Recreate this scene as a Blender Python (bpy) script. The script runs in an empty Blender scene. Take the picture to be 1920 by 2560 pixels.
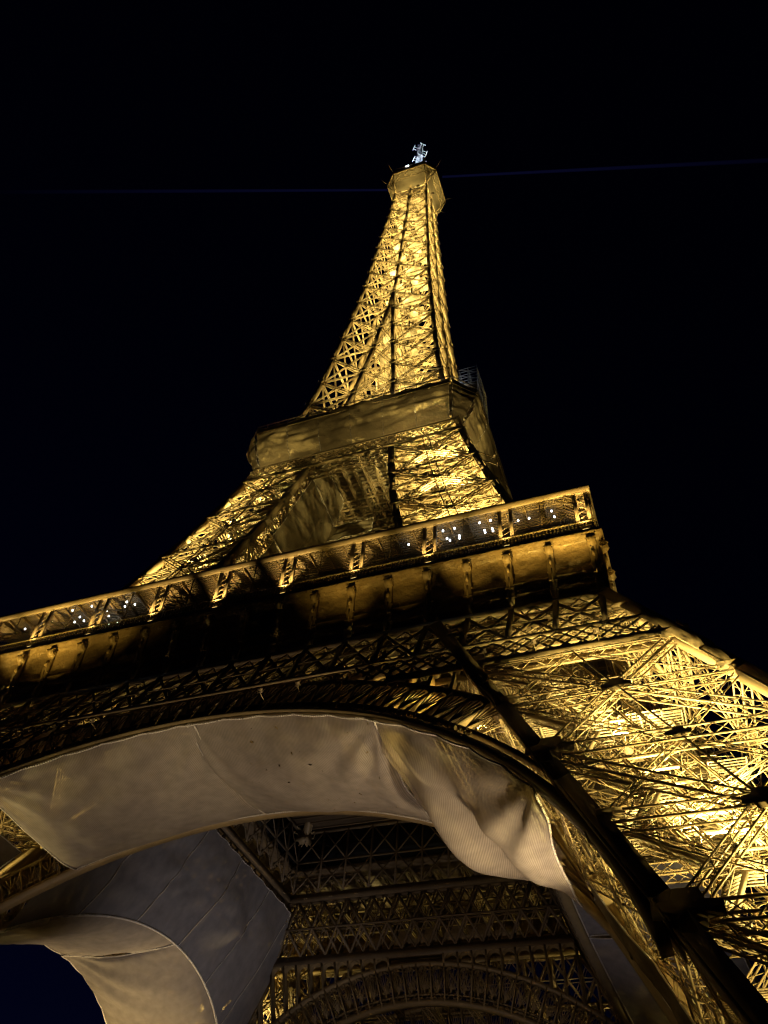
import bpy, math, random
import numpy as np
from mathutils import Vector, Matrix
random.seed(7); rng = np.random.default_rng(7)
SC = bpy.context.scene
COL = SC.collection
PI = math.pi
R = math.radians

# ------------------------------------------------------------------ camera
cam_d = bpy.data.cameras.new('camera'); cam = bpy.data.objects.new('camera', cam_d); COL.objects.link(cam)
_r = Vector((0.9416351175, 0.3313660026, 0.0593285584)); _u = Vector((0.2174458155, -0.7332577426, 0.6442440534)); _f = Vector((-0.2569837014, 0.5937420781, 0.7625153912))
cam.matrix_world = Matrix(((_r.x, _u.x, -_f.x, 36.4053), (_r.y, _u.y, -_f.y, -86.8100), (_r.z, _u.z, -_f.z, 1.6118), (0, 0, 0, 1)))
cam_d.sensor_fit = 'VERTICAL'; cam_d.sensor_height = 24.0; cam_d.lens = 2046.79 / 2560 * 24.0
cam_d.clip_start = 0.1; cam_d.clip_end = 6000
SC.camera = cam

# ------------------------------------------------------------------ night sky, moon-weak sun, exposure
W = bpy.data.worlds.new('World'); SC.world = W; W.use_nodes = True
nt = W.node_tree; nt.nodes.clear()
sky = nt.nodes.new('ShaderNodeTexSky'); sky.sky_type = 'NISHITA'; sky.sun_disc = False
sky.sun_elevation = R(-3.8); sky.sun_rotation = R(300)
bg = nt.nodes.new('ShaderNodeBackground'); bg.inputs['Strength'].default_value = 0.05
wo = nt.nodes.new('ShaderNodeOutputWorld')
tint = nt.nodes.new('ShaderNodeMix'); tint.data_type = 'RGBA'; tint.blend_type = 'MULTIPLY'; tint.inputs[0].default_value = 1.0; tint.inputs[7].default_value = (.12, .17, 1.0, 1)
nt.links.new(sky.outputs[0], tint.inputs[6]); nt.links.new(tint.outputs[2], bg.inputs['Color']); nt.links.new(bg.outputs[0], wo.inputs['Surface'])
SC.view_settings.view_transform = 'Standard'; SC.view_settings.look = 'None'
SC.view_settings.exposure = 0.0; SC.view_settings.gamma = 1.0; SC.view_settings.use_curve_mapping = False
cy = SC.cycles
DENOISE = True
cy.use_adaptive_sampling = False; cy.filter_width = 1.3
cy.use_denoising = DENOISE; cy.max_bounces = 5; cy.diffuse_bounces = 2; cy.glossy_bounces = 2
cy.transmission_bounces = 4; cy.transparent_max_bounces = 12; cy.sample_clamp_indirect = 4.0
cy.caustics_reflective = False; cy.caustics_refractive = False

# lamp strengths
SODIUM = (1.0, 0.785, 0.265)
P_LEG, P_UP, P_SPIRE, P_GAL, P_FILL, P_FRIEZE = 29000, 31000, 25000, 1900, 11500, 3300
LIGHTS = bpy.data.objects.new('lighting', None)   # parents nothing that renders as geometry
def spot(loc, dirv, power, size=110, blend=0.6, col=SODIUM, rad=0.25, rots=(0,)):
    ld = bpy.data.lights.new('floodlight_lamp', 'SPOT')
    ld.energy = power; ld.color = col; ld.spot_size = R(size); ld.spot_blend = blend; ld.shadow_soft_size = rad
    for a_ in rots:
        m = Matrix.Rotation(a_, 4, 'Z')
        o = bpy.data.objects.new('floodlight_lamp', ld); COL.objects.link(o)
        q = Vector(dirv).to_track_quat('-Z', 'Y').to_matrix().to_4x4()
        o.matrix_world = m @ Matrix.Translation(Vector(loc)) @ q
def point(loc, power, col=SODIUM, rad=0.2):
    ld = bpy.data.lights.new('small_lamp', 'POINT'); ld.energy = power; ld.color = col; ld.shadow_soft_size = rad
    o = bpy.data.objects.new('small_lamp', ld); COL.objects.link(o); o.location = loc

# ------------------------------------------------------------------ materials
def newmat(name):
    m = bpy.data.materials.new(name); m.use_nodes = True; t = m.node_tree; t.nodes.clear()
    out = t.nodes.new('ShaderNodeOutputMaterial'); return m, t, out
def painted(name, c1, c2, rough=0.5, scale=0.8, spec=0.4, bump=0.0, bscale=6):
    m, t, out = newmat(name)
    p = t.nodes.new('ShaderNodeBsdfPrincipled'); n = t.nodes.new('ShaderNodeTexNoise'); r = t.nodes.new('ShaderNodeValToRGB')
    g = t.nodes.new('ShaderNodeNewGeometry')
    n.inputs['Scale'].default_value = scale; n.inputs['Detail'].default_value = 5
    t.links.new(g.outputs['Position'], n.inputs['Vector'])
    r.color_ramp.elements[0].color = (*c1, 1); r.color_ramp.elements[1].color = (*c2, 1)
    r.color_ramp.elements[0].position = 0.3; r.color_ramp.elements[1].position = 0.7
    t.links.new(n.outputs['Fac'], r.inputs[0]); t.links.new(r.outputs[0], p.inputs['Base Color'])
    p.inputs['Roughness'].default_value = rough; p.inputs['Specular IOR Level'].default_value = spec
    if bump:
        n2 = t.nodes.new('ShaderNodeTexNoise'); n2.inputs['Scale'].default_value = bscale; t.links.new(g.outputs['Position'], n2.inputs['Vector'])
        b = t.nodes.new('ShaderNodeBump'); b.inputs['Strength'].default_value = bump; b.inputs['Distance'].default_value = 0.3
        t.links.new(n2.outputs['Fac'], b.inputs['Height']); t.links.new(b.outputs[0], p.inputs['Normal'])
    t.links.new(p.outputs[0], out.inputs[0]); return m
def emitter(name, col, strength):
    m, t, out = newmat(name); e = t.nodes.new('ShaderNodeEmission'); e.inputs[0].default_value = (*col, 1); e.inputs[1].default_value = strength
    t.links.new(e.outputs[0], out.inputs[0]); return m
def netting(name, c1, c2, trans=0.35, clear=0.10, freq=14.0, bump=0.15, torn=False):
    m, t, out = newmat(name)
    uv = t.nodes.new('ShaderNodeUVMap')
    n = t.nodes.new('ShaderNodeTexNoise'); n.inputs['Scale'].default_value = 0.9; n.inputs['Detail'].default_value = 6
    t.links.new(uv.outputs[0], n.inputs['Vector'])
    r = t.nodes.new('ShaderNodeValToRGB'); r.color_ramp.elements[0].color = (*c1, 1); r.color_ramp.elements[1].color = (*c2, 1)
    r.color_ramp.elements[0].position = 0.32; r.color_ramp.elements[1].position = 0.68
    t.links.new(n.outputs['Fac'], r.inputs[0])
    thr = t.nodes.new('ShaderNodeMix'); thr.data_type = 'RGBA'; thr.blend_type = 'MULTIPLY'; thr.inputs[0].default_value = .30
    t.links.new(r.outputs[0], thr.inputs[6])
    w = t.nodes.new('ShaderNodeTexWave'); w.wave_type = 'BANDS'; w.bands_direction = 'X'; w.inputs['Scale'].default_value = freq / 6.0
    w.inputs['Distortion'].default_value = 0.6; w.inputs['Detail'].default_value = 1
    t.links.new(uv.outputs[0], w.inputs['Vector'])
    b = t.nodes.new('ShaderNodeBump'); b.inputs['Strength'].default_value = bump; b.inputs['Distance'].default_value = 0.12
    t.links.new(w.outputs['Fac'], b.inputs['Height'])
    d = t.nodes.new('ShaderNodeBsdfDiffuse'); tl = t.nodes.new('ShaderNodeBsdfTranslucent'); tr = t.nodes.new('ShaderNodeBsdfTransparent')
    t.links.new(w.outputs['Color'], thr.inputs[7])
    for s_ in (d, tl): t.links.new(thr.outputs[2], s_.inputs['Color'])
    t.links.new(b.outputs[0], d.inputs['Normal'])
    m1 = t.nodes.new('ShaderNodeMixShader'); m1.inputs[0].default_value = trans
    t.links.new(d.outputs[0], m1.inputs[1]); t.links.new(tl.outputs[0], m1.inputs[2])
    m2 = t.nodes.new('ShaderNodeMixShader'); m2.inputs[0].default_value = clear
    t.links.new(m1.outputs[0], m2.inputs[1]); t.links.new(tr.outputs[0], m2.inputs[2])
    if torn:
        nh = t.nodes.new('ShaderNodeTexNoise'); nh.inputs['Scale'].default_value = 1.5; nh.inputs['Detail'].default_value = 3; t.links.new(uv.outputs[0], nh.inputs['Vector'])
        gt = t.nodes.new('ShaderNodeMath'); gt.operation = 'GREATER_THAN'; gt.inputs[1].default_value = .70; t.links.new(nh.outputs['Fac'], gt.inputs[0])
        mx = t.nodes.new('ShaderNodeMath'); mx.operation = 'MAXIMUM'; mx.inputs[1].default_value = clear; t.links.new(gt.outputs[0], mx.inputs[0]); t.links.new(mx.outputs[0], m2.inputs[0])
    t.links.new(m2.outputs[0], out.inputs[0]); return m
IRON = painted('iron_paint', (0.25, 0.182, 0.095), (0.33, 0.243, 0.13), 0.5)
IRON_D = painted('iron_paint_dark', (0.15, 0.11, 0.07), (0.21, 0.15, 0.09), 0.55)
SHEET = painted('sheet_metal', (0.24, 0.19, 0.12), (0.34, 0.27, 0.17), 0.45, 0.5)
TARP = painted('olive_canvas', (0.26, 0.20, 0.11), (0.48, 0.37, 0.20), 0.85, 0.35, 0.1, 0.5, 0.9)
GREY = painted('galvanised_steel', (0.30, 0.30, 0.30), (0.42, 0.42, 0.42), 0.4)
WHITE = painted('white_paint', (0.72, 0.75, 0.8), (0.8, 0.82, 0.86), 0.5)
FRIEZE_M = painted('mottled_light_sheet', (0.23, 0.17, 0.09), (0.36, 0.26, 0.14), 0.42, 1.1, 0.5, 0.55, 1.6)  # bumps and tone noise stand in for mottled light on the frieze
DARK = painted('dark_glass', (0.02, 0.022, 0.03), (0.03, 0.03, 0.04), 0.15)
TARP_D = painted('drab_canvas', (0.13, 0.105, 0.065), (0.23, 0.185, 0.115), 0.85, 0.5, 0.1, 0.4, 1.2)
NET_W = netting('beige_net', (0.44, 0.39, 0.35), (0.56, 0.49, 0.44), 0.32, 0.2)
NET_H = netting('torn_beige_net', (0.44, 0.39, 0.35), (0.56, 0.49, 0.44), 0.32, 0.2, torn=True)
NET_G = netting('grey_net', (0.36, 0.34, 0.36), (0.48, 0.45, 0.46), 0.28, 0.24)
ROPE = painted('white_rope', (0.55, 0.5, 0.45), (0.65, 0.6, 0.55), 0.8)
LAMP_W = emitter('white_lamp_glow', (0.9, 0.95, 1.0), 9)
LAMP_S = emitter('sodium_lamp_glow', (1.0, 0.66, 0.2), 2.2)
PAVE = painted('plaza_gravel', (0.10, 0.09, 0.08), (0.17, 0.155, 0.135), 0.9, 3.0, 0.2)

# ------------------------------------------------------------------ mesh collector
class MB:
    def __init__(s): s.P=[]; s.Q=[]; s.WH=[]; s.U=[]; s.V=[]; s.F=[]
    def bar(s, p, q, w, h=None, up=(0,0,1)):
        s.P.append(tuple(p)); s.Q.append(tuple(q)); s.WH.append((w, h if h else w)); s.U.append(tuple(up))
    def poly(s, vs, fs):
        k = sum(len(x) for x in s.V); s.V.append([tuple(v) for v in vs]); s.F += [tuple(i + k for i in f) for f in fs]
    def path(s, pts, w, h=None, up=(0,0,1)):
        for p, q in zip(pts[:-1], pts[1:]): s.bar(p, q, w, h, up)
    def prism(s, ring, vec):          # closed ring of points extruded by vec
        n = len(ring); v = Vector(vec)
        vs = [tuple(p) for p in ring] + [tuple(Vector(p) + v) for p in ring]
        fs = [tuple(range(n))[::-1], tuple(range(n, 2*n))] + [(i, (i+1) % n, (i+1) % n + n, i + n) for i in range(n)]
        s.poly(vs, fs)
    def strip(s, A, B, thick=None):     # ribbon between two polylines
        n = len(A); s.poly(list(A) + list(B), [(i, i+1, n+i+1, n+i) for i in range(n-1)])
    def truss(s, p, q, nrm, w=0.7, dp=0.6, ch=0.11, lc=0.055, bay=0.9, both=True):
        p = np.array(p, float); q = np.array(q, float); d = q - p; L = np.linalg.norm(d); d /= L
        nr = np.array(nrm, float); nr -= d * (nr @ d); nr /= np.linalg.norm(nr); sd = np.cross(d, nr)
        nb = max(2, int(round(L / bay)))
        C = {}
        for i in (-1, 1):
            for j in (-1, 1):
                C[i, j] = (p + sd*w/2*i + nr*dp/2*j, q + sd*w/2*i + nr*dp/2*j); s.bar(*C[i, j], ch, ch, nr)
        def zig(a, b, up):
            for k in range(nb):
                t0, t1 = k/nb, (k+1)/nb
                if k % 2 == 0: s.bar(a[0]+(a[1]-a[0])*t0, b[0]+(b[1]-b[0])*t1, lc, lc*0.6, up)
                else: s.bar(b[0]+(b[1]-b[0])*t0, a[0]+(a[1]-a[0])*t1, lc, lc*0.6, up)
        zig(C[-1, 1], C[1, 1], nr)
        zig(C[-1, -1], C[1, -1], nr)
        if both: zig(C[-1, -1], C[-1, 1], sd); zig(C[1, -1], C[1, 1], sd)
    def flat(s, p, q, nrm, w=0.6, ch=0.1, lc=0.05, bay=0.9):
        p = np.array(p, float); q = np.array(q, float); d = q - p; L = np.linalg.norm(d); d /= L
        nr = np.array(nrm, float); nr -= d * (nr @ d); nr /= np.linalg.norm(nr); sd = np.cross(d, nr)*w/2
        nb = max(2, int(round(L / bay)))
        s.bar(p+sd, q+sd, ch, ch, nr); s.bar(p-sd, q-sd, ch, ch, nr)
        for k in range(nb):
            t0, t1 = k/nb, (k+1)/nb; sg = 1 if k % 2 else -1
            s.bar(p+(q-p)*t0+sd*sg, p+(q-p)*t1-sd*sg, lc, lc*.6, nr)
    def build(s, name, mat, parent=None, rot=0.0, uv=None, smooth=False):
        vs = []; fs = []
        if s.P:
            P = np.array(s.P); Q = np.array(s.Q); WH = np.array(s.WH); U = np.array(s.U, float)
            D = Q - P; L = np.linalg.norm(D, axis=1, keepdims=True); L[L < 1e-9] = 1e-9; D = D / L
            par = np.abs((D*U).sum(1)) / np.linalg.norm(U, axis=1) > 0.995
            U[par] = np.where(np.abs(D[par][:, :1]) < 0.7, [[1., 0, 0]], [[0, 1., 0]])
            S = np.cross(D, U); S /= np.linalg.norm(S, axis=1, keepdims=True); N = np.cross(S, D)
            S = S*WH[:, :1]/2; N = N*WH[:, 1:]/2
            vs.append(np.stack([P-S-N, P+S-N, P+S+N, P-S+N, Q-S-N, Q+S-N, Q+S+N, Q-S+N], 1).reshape(-1, 3))
            base = np.array([[0,1,5,4],[1,2,6,5],[2,3,7,6],[3,0,4,7],[3,2,1,0],[4,5,6,7]])
            fs.append((base[None] + (np.arange(len(P))*8)[:, None, None]).reshape(-1, 4))
        nb = len(s.P)*8
        if s.V:
            vs.append(np.array([v for x in s.V for v in x], float).reshape(-1, 3))
        V = np.concatenate(vs)
        me = bpy.data.meshes.new(name)
        loops = []; starts = []; tot = 0
        la = []
        if s.P:
            la.append(fs[0].reshape(-1)); starts.append(np.arange(len(fs[0]))*4); tot = len(fs[0])*4
        if s.F:
            ln = np.array([len(f) for f in s.F]); la.append(np.array([i for f in s.F for i in f]) + nb)
            starts.append(tot + np.concatenate([[0], np.cumsum(ln)[:-1]]))
        la = np.concatenate(la).astype(np.int32); st = np.concatenate(starts).astype(np.int32)
        me.vertices.add(len(V)); me.vertices.foreach_set('co', V.astype(np.float32).reshape(-1))
        me.loops.add(len(la)); me.loops.foreach_set('vertex_index', la)
        me.polygons.add(len(st)); me.polygons.foreach_set('loop_start', st)
        me.update(calc_edges=True); me.validate()
        if uv is not None:
            l = me.uv_layers.new(name='UVMap'); li = np.empty(len(me.loops), np.int32); me.loops.foreach_get('vertex_index', li)
            l.data.foreach_set('uv', np.array(uv, np.float32)[li].reshape(-1))
        if smooth: me.polygons.foreach_set('use_smooth', np.ones(len(me.polygons), bool))
        me.materials.append(mat)
        o = bpy.data.objects.new(name, me); COL.objects.link(o)
        if parent is not None: o.parent = parent
        o.rotation_euler.z = rot
        return o
def tag(o, label=None, cat=None, group=None, kind=None):
    if label: o['label'] = label
    if cat: o['category'] = cat
    if group: o['group'] = group
    if kind: o['kind'] = kind
    return o
def empty(name, loc=(0,0,0), rz=0, parent=None):
    o = bpy.data.objects.new(name, None); COL.objects.link(o); o.location = loc; o.rotation_euler.z = rz
    if parent: o.parent = parent
    return o
def copy_part(o, parent=None, rot=None):
    c = o.copy(); COL.objects.link(c)
    if parent is not None: c.parent = parent
    if rot is not None: c.rotation_euler.z = rot
    for ch in list(o.children):
        d = ch.copy(); COL.objects.link(d); d.parent = c
    return c
QUARTERS = (0.0, PI/2, PI, 3*PI/2)

# ------------------------------------------------------------------ tower profile (half widths by height)
AZ = [0, 57.6, 80.9, 88.1, 96.2, 102.6, 109, 113.8, 117.5, 133.1, 141.4, 151, 157.9, 169.2, 178.1, 195.2, 214.3, 230.7, 251, 267.5, 276]
AV = [59.376, 31.19, 24.45, 22.4, 20.3, 18.8, 17.3, 16.4, 15.8, 13.2, 12.2, 11.4, 10.85, 10.0, 9.2, 8.15, 7.35, 6.6, 5.55, 5.1, 5.0]
BZ = [0, 57.6, 85.5, 94.4, 103.9, 111.6, 117.5, 131.2, 141, 147, 151, 171, 181, 400]
BV = [43.331, 16.7, 10.1, 8.6, 7.2, 6.2, 5.6, 4.2, 3.4, 2.7, 2.3, 0.8, 0, 0]
a = lambda z: float(np.interp(z, AZ, AV))
b = lambda z: float(np.interp(z, BZ, BV))

TOWER = empty('iron_tower'); tag(TOWER, 'golden floodlit wrought iron lattice tower rising into the black night sky', 'tower')

# corner functions of the leg at (+x, -y)
CO = lambda z: np.array([a(z), -a(z), z]); CF = lambda z: np.array([b(z), -a(z), z])
CR = lambda z: np.array([a(z), -b(z), z]); CI = lambda z: np.array([b(z), -b(z), z])
FACES = [(CF, CO, (0, -1, 0.45)), (CR, CO, (1, 0, 0.45)), (CI, CF, (-1, 0, -0.45)), (CI, CR, (0, 1, -0.45))]
def octo(mb, c, ex, ey, n, rx, ry, th=0.06):
    ex = np.array(ex, float); ey = np.array(ey, float); n = np.array(n, float)
    ring = [c + ex*rx*x + ey*ry*y for x, y in ((1, .34), (.52, .42), (.40, 1), (-.34, 1), (-.46, .5), (-1, .3), (-1, -.36), (-.5, -.44), (-.38, -1), (.42, -1), (.5, -.5), (1, -.4))]
    mb.prism(ring, n*th)
def box_column(mb, f, z0, z1, w, n=4):
    zs = np.linspace(z0, z1, n+1)
    for q0, q1 in zip(zs[:-1], zs[1:]): mb.bar(f(q0), f(q1+0.0), w, w, (0, 1, 0) )

def unit(v): v = np.array(v, float); return v/np.linalg.norm(v)
def floodlight_mesh():
    mb = MB()
    mb.prism([(-.35,-.25,.15),(.35,-.25,.15),(.35,.25,.15),(-.35,.25,.15)], (0,0,.35))
    mb.poly([(-.5,-.36,.5),(.5,-.36,.5),(.5,.36,.5),(-.5,.36,.5),(-.35,-.25,.15),(.35,-.25,.15),(.35,.25,.15),(-.35,.25,.15)],
            [(0,1,5,4),(1,2,6,5),(2,3,7,6),(3,0,4,7)])
    mb.bar((-.55,0,-.2),(-.55,0,.42),.06,.14); mb.bar((.55,0,-.2),(.55,0,.42),.06,.14); mb.bar((-.58,0,-.2),(.58,0,-.2),.14,.06)
    return mb
FLOOD = None
def floodlights(parent, locs):
    global FLOOD
    for p in locs:
        if FLOOD is None:
            FLOOD = floodlight_mesh().build('floodlight', IRON_D, parent); o = FLOOD
        else:
            o = FLOOD.copy(); COL.objects.link(o); o.parent = parent
        o.location = p

# ------------------------------------------------------------------ lower legs, ground to first floor
def make_leg(name, levels, col_w, dw, dd, ch, lc, bay, hz, hw, gus, ladder):
    z0, z1 = levels[0], levels[-1]
    leg = empty('tmp')
    for f in (CO, CF, CR, CI):
        mb = MB()
        zs = list(np.linspace(z0 - (4 if z0 < 10 else 0), z1, 7))
        for q0, q1 in zip(zs[:-1], zs[1:]):
            p, q = f(q0), f(q1); d = unit(q - p); mb.bar(p - d*0.05, q + d*0.05, col_w, col_w, (0, 1, 0))
            # flange edges make the box girder read as riveted
            for sx in (-1, 1):
                mb.bar(p + np.array([sx*col_w*.5, -col_w*.53, 0]), q + np.array([sx*col_w*.5, -col_w*.53, 0]), .16, .05, (0, 1, 0))
        if z0 < 10 and f in (CO, CF, CR):       # cover plate standing proud of the horizontal girder
            for o_ in ((0, -.66, 0), (.66, 0, 0)):
                if (f is CF and o_[0]) or (f is CR and o_[1]): continue
                mb.bar(f(38.5) + o_, f(52) + o_, 1.05 if o_[1] else .12, .12 if o_[1] else 1.05, (0, 1, 0))
        mb.build('corner_girder', IRON, leg)
    br = MB(); gp = br
    for fi, (f, g, n) in enumerate(FACES):
        n = unit(n)
        for za, zb in zip(levels[:-1], levels[1:]):
            A, B, Cc, Dd = f(za), g(za), f(zb), g(zb)
            zc = None
            br.truss(A, Dd, n, dw, dd, ch, lc, bay); br.truss(B, Cc, n, dw, dd, ch, lc, bay)
            # X centre
            t = np.linalg.norm(B - A) / (np.linalg.norm(B - A) + np.linalg.norm(Dd - Cc)); Xc = A + (Dd - A)*t
            zx = Xc[2]
            br.truss(f(zx), g(zx), n, hw*.8, dd*1.2, ch, lc, bay)
            ex = unit(B - A); ey = unit(np.cross(n, ex))
            octo(gp, Xc + n*dd*.62, ex, ey, n, gus*.75, gus*.6)
            for P_ in (A, B):
                s_ = 1 if P_ is A else -1
                octo(gp, P_ + n*(col_w*.5+.02) + ex*s_*gus*.35, ex, ey, n, gus*1.1, gus*.9)
            for e_ in (f(zx), g(zx)):
                br.flat(e_, (A + B)/2, n, .42, ch*.75, lc*.8, bay*1.2); br.flat(e_, (Cc + Dd)/2, n, .42, ch*.75, lc*.8, bay*1.2)
            # edge plates at half levels
            for fn, s_ in ((f, 1), (g, -1)):
                Pp = fn(zx); gp.bar(Pp + n*col_w*.56, Pp + ex*s_*gus*1.0 + n*col_w*.56, .08, gus*.45, n)
            mid_a = (A + B)/2; mid_b = (Cc + Dd)/2
            if ladder and fi in (0, 1):
                br.flat(mid_a + n*(dd*.5+.1), mid_b + n*(dd*.5+.1), n, ladder, ch*.9, lc, .8)
            elif fi in (0, 1): 
                br.bar(mid_a + n*dd*.6, mid_b + n*dd*.6, .1, .1, n)
        for z in levels[1:]:
            br.truss(f(z), g(z), n, hw, dd*1.3, ch*1.15, lc*1.2, bay)
            ex = unit(g(z) - f(z)); m_ = (f(z) + g(z))/2
            octo(gp, m_ + n*dd*.7, ex, unit(np.cross(n, ex)), n, gus*.55, gus*.4)
    # horizontal diaphragms and inner knee braces
    for z in levels[:-1]:
        c = [CO(z), CF(z), CI(z), CR(z)]
        br.truss(c[0], c[2], (0,0,1), .5, .5, ch*.8, lc, bay*1.2); br.truss(c[1], c[3], (0,0,1), .5, .5, ch*.8, lc, bay*1.2)
    real = br.build(name, IRON, TOWER)
    for kid in list(leg.children): kid.parent = real
    bpy.data.objects.remove(leg); leg = real
    # inside: inclined lift track, stair flights with landings, pipes
    ins = MB()
    def inner(z, u, v):     # u, v in 0..1 across the leg
        x = b(z) + (a(z)-b(z))*u; y = -(b(z) + (a(z)-b(z))*v); return np.array([x, y, z])
    for u, v in ((.36, .36), (.62, .36), (.36, .62), (.62, .62)):
        ins.truss(inner(z0, u, v), inner(z1, u, v), (1, -1, 0), .5, .9, ch*1.1, lc*1.2, 1.1)
    zs = np.arange(z0, z1, 1.6)
    for k, z in enumerate(zs):
        ins.bar(inner(z, .36, .5), inner(z, .62, .5), .14, .2)
        ins.bar(inner(z, .36, .36), inner(z, .62, .62), .06, .06)
    ins.build('lift_track', IRON, leg)
    k = 0; z = z0
    upper = z0 > 50
    while z + 3.2 < z1:
        for (u0, v0, u1, v1) in (((.12, .82, .3, .82), (.82, .2, .82, .42)) if not upper else ((.82, .2, .82, .42),)):
            if k % 2: u0, v0, u1, v1 = u1, v1, u0, v0
            st = MB(); p, q = inner(z, u0, v0), inner(z + 3.2, u1, v1); dd_ = q - p
            sd = unit(np.cross(dd_, (0, 0, 1)))*.55
            st.bar(p + sd, q + sd, .06, .3); st.bar(p - sd, q - sd, .06, .3)
            st.bar(p + sd + (0, 0, 1.1), q + sd + (0, 0, 1.1), .05, .05); st.bar(p - sd + (0, 0, 1.1), q - sd + (0, 0, 1.1), .05, .05)
            for i in range(14):
                m_ = p + dd_*(i+.5)/14; st.bar(m_ - sd, m_ + sd, .24, .03)
            # landing with grating
            cc = q
            for i in range(8): st.bar(cc + (-1.2, -1.2 + i*.34, 0), cc + (1.2, -1.2 + i*.34, 0), .12, .05)
            st.bar(cc + (-1.2, -1.3, 0), cc + (-1.2, 1.3, 0), .08, .14); st.bar(cc + (1.2, -1.3, 0), cc + (1.2, 1.3, 0), .08, .14)
            st.build('stair_flight', SHEET, leg)
        k += 1; z += 3.2
    # slatted service floors at the levels
    for z in levels[1:-1]:
        for (u0, u1, v0, v1) in ((.64, .97, .05, .5), (.05, .33, .3, .62)):
            if upper and u0 < .5: continue
            gr = MB(); p = inner(z, u0, v0); q = inner(z, u1, v1)
            n_ = 17
            for i in range(n_):
                y = p[1] + (q[1]-p[1])*(i+.5)/n_
                gr.bar((p[0], y, z - .55), (q[0], y, z - .55), abs(q[1]-p[1])/n_*.5, .04)
            for i in range(4):
                x = p[0] + (q[0]-p[0])*i/3
                gr.bar((x, p[1], z - .75), (x, q[1], z - .75), .14, .3)
            gr.build('service_floor', SHEET, leg)
    return leg
LEV1 = [4.7, 16.9, 29.2, 41.5, 52.4]
leg = make_leg('leg', LEV1, 0.95, .74, .55, .092, .05, .95, 1, 1.15, 1.3, 0)
LEV2 = [61.6, 72.6, 83.4, 94.2, 105.0, 114.0]
uleg = make_leg('upper_leg', LEV2, 0.85, .85, .6, .15, .095, 1.7, 1, 1.05, .9, .95)
def inner_pt(z, u, v): return np.array([b(z) + (a(z)-b(z))*u, -(b(z) + (a(z)-b(z))*v), z])
locs1 = []
FRONT = (0.0, 3*PI/2); BACK = (PI/2, PI)      # the two near legs, the two far legs
for z, k_ in ((6.5, 2.2), (12.5, 1.7), (18.5, 1.2), (24.5, 1.0), (30.5, .75), (36.5, .5)):
    for u, v, rr in ((.5, .42, FRONT),) + (((.42, .5, BACK),) if z in (12.5, 24.5, 36.5) else ()) + (((.36, .58, (0.0,)),) if z in (12.5, 24.5) else ()):
        p = inner_pt(z, u, v); locs1.append(p)
        d = unit(inner_pt(z+10, .5, .5) - inner_pt(z, .5, .5)) + np.array([.34, -.34, 0])
        spot(p + (0, 0, .8), d, P_LEG*k_*(1.6 if rr is BACK else 1.0), 112, .5, rots=rr)
# narrow projectors added in front of the girder to wash the frieze above
FRZ = []
for x, k_, rr in [(6.5, .06, (0.0,)), (10.4, .14, (0.0,)), (14.2, .25, (0.0,)), (18, .4, (0.0,)), (21.8, .65, (0.0,)), (25.7, 1.1, (0.0,)), (29.5, 1.5, (0.0, PI/2)), (33.4, 1.6, (0.0, PI/2)),
                  (-9, .06, (0.0,)), (-13, .2, (0.0,)), (-17, .35, (0.0,)), (-21, .6, (0.0,)), (-25, 1, (0.0,)), (-29, 1.1, (0.0,)), (-33.4, 1.1, (0.0, PI/2))]:
    p = np.array([x + .4*math.sin(x*7), -a(42) - 1.5, 42.0]); FRZ.append(p)
    spot(p + (0, 0, .7), (.16*math.sin(x*3), .185 + .03*math.sin(x*5), 1), P_FRIEZE*6*k_*(.75 + .35*math.sin(x*2.3)), 31, .95, col=(1.0, .64, .12), rad=.1, rots=rr)
locs2 = []
for z in (60, 71, 82, 92.8, 103.5):
    locs2.append(inner_pt(z, .48, .76))
for p in locs2:
    d = unit(inner_pt(p[2]+10, .5, .5) - inner_pt(p[2], .5, .5)) + np.array([.2, -.2, 0]); spot(p + (0, 0, .8), d, P_UP*(.4 if p[2] > 100 else 1), 118, .5, rots=QUARTERS)
for sw in (0, 1):      # one projector rakes along the ribs of each arch
    p = inner_pt(30, .05, .9) if not sw else inner_pt(30, .9, .05)
    tx = np.array([7, -40.2, 43.5]) if not sw else np.array([40.2, -7, 43.5]); locs1.append(p)
    spot(p + (0, 0, .8), tx - p, 5000, 55, .8, rots=(0.0, 3*PI/2) if not sw else (0.0,))
spot((25.0, -37.2, 37.8), (-1, -.13, .10), 9000, 84, .8, col=(1.0, .68, .15), rots=(0.0,)); spot((-25.0, -37.2, 37.8), (1, -.13, .10), 2500, 84, .8, col=(1.0, .68, .15), rots=(0.0,))
locs1.append(np.array([25.6, -37.2, 37.2]))
TLP = []  # projectors added on outriggers to brighten the second floor tarpaulin
for x, k_, rr in ((-14.5, 1.0, (0.0,)), (-4, .4, (0.0,)), (6, .7, (0.0,)), (13, 1.1, (0.0, PI/2)), (-13, .9, (PI/2,))):
    p = np.array([x, -22.3, 101.5]); TLP.append(p); spot(p + (0, 0, .7), (0, .12, 1), P_FRIEZE*.36*k_, 100, .8, col=(1.0, .77, .3), rad=.15, rots=rr)
floodlights(leg, locs1); floodlights(uleg, locs2)
for r_ in QUARTERS[1:]:
    copy_part(leg, TOWER, r_); copy_part(uleg, TOWER, r_)

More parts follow.
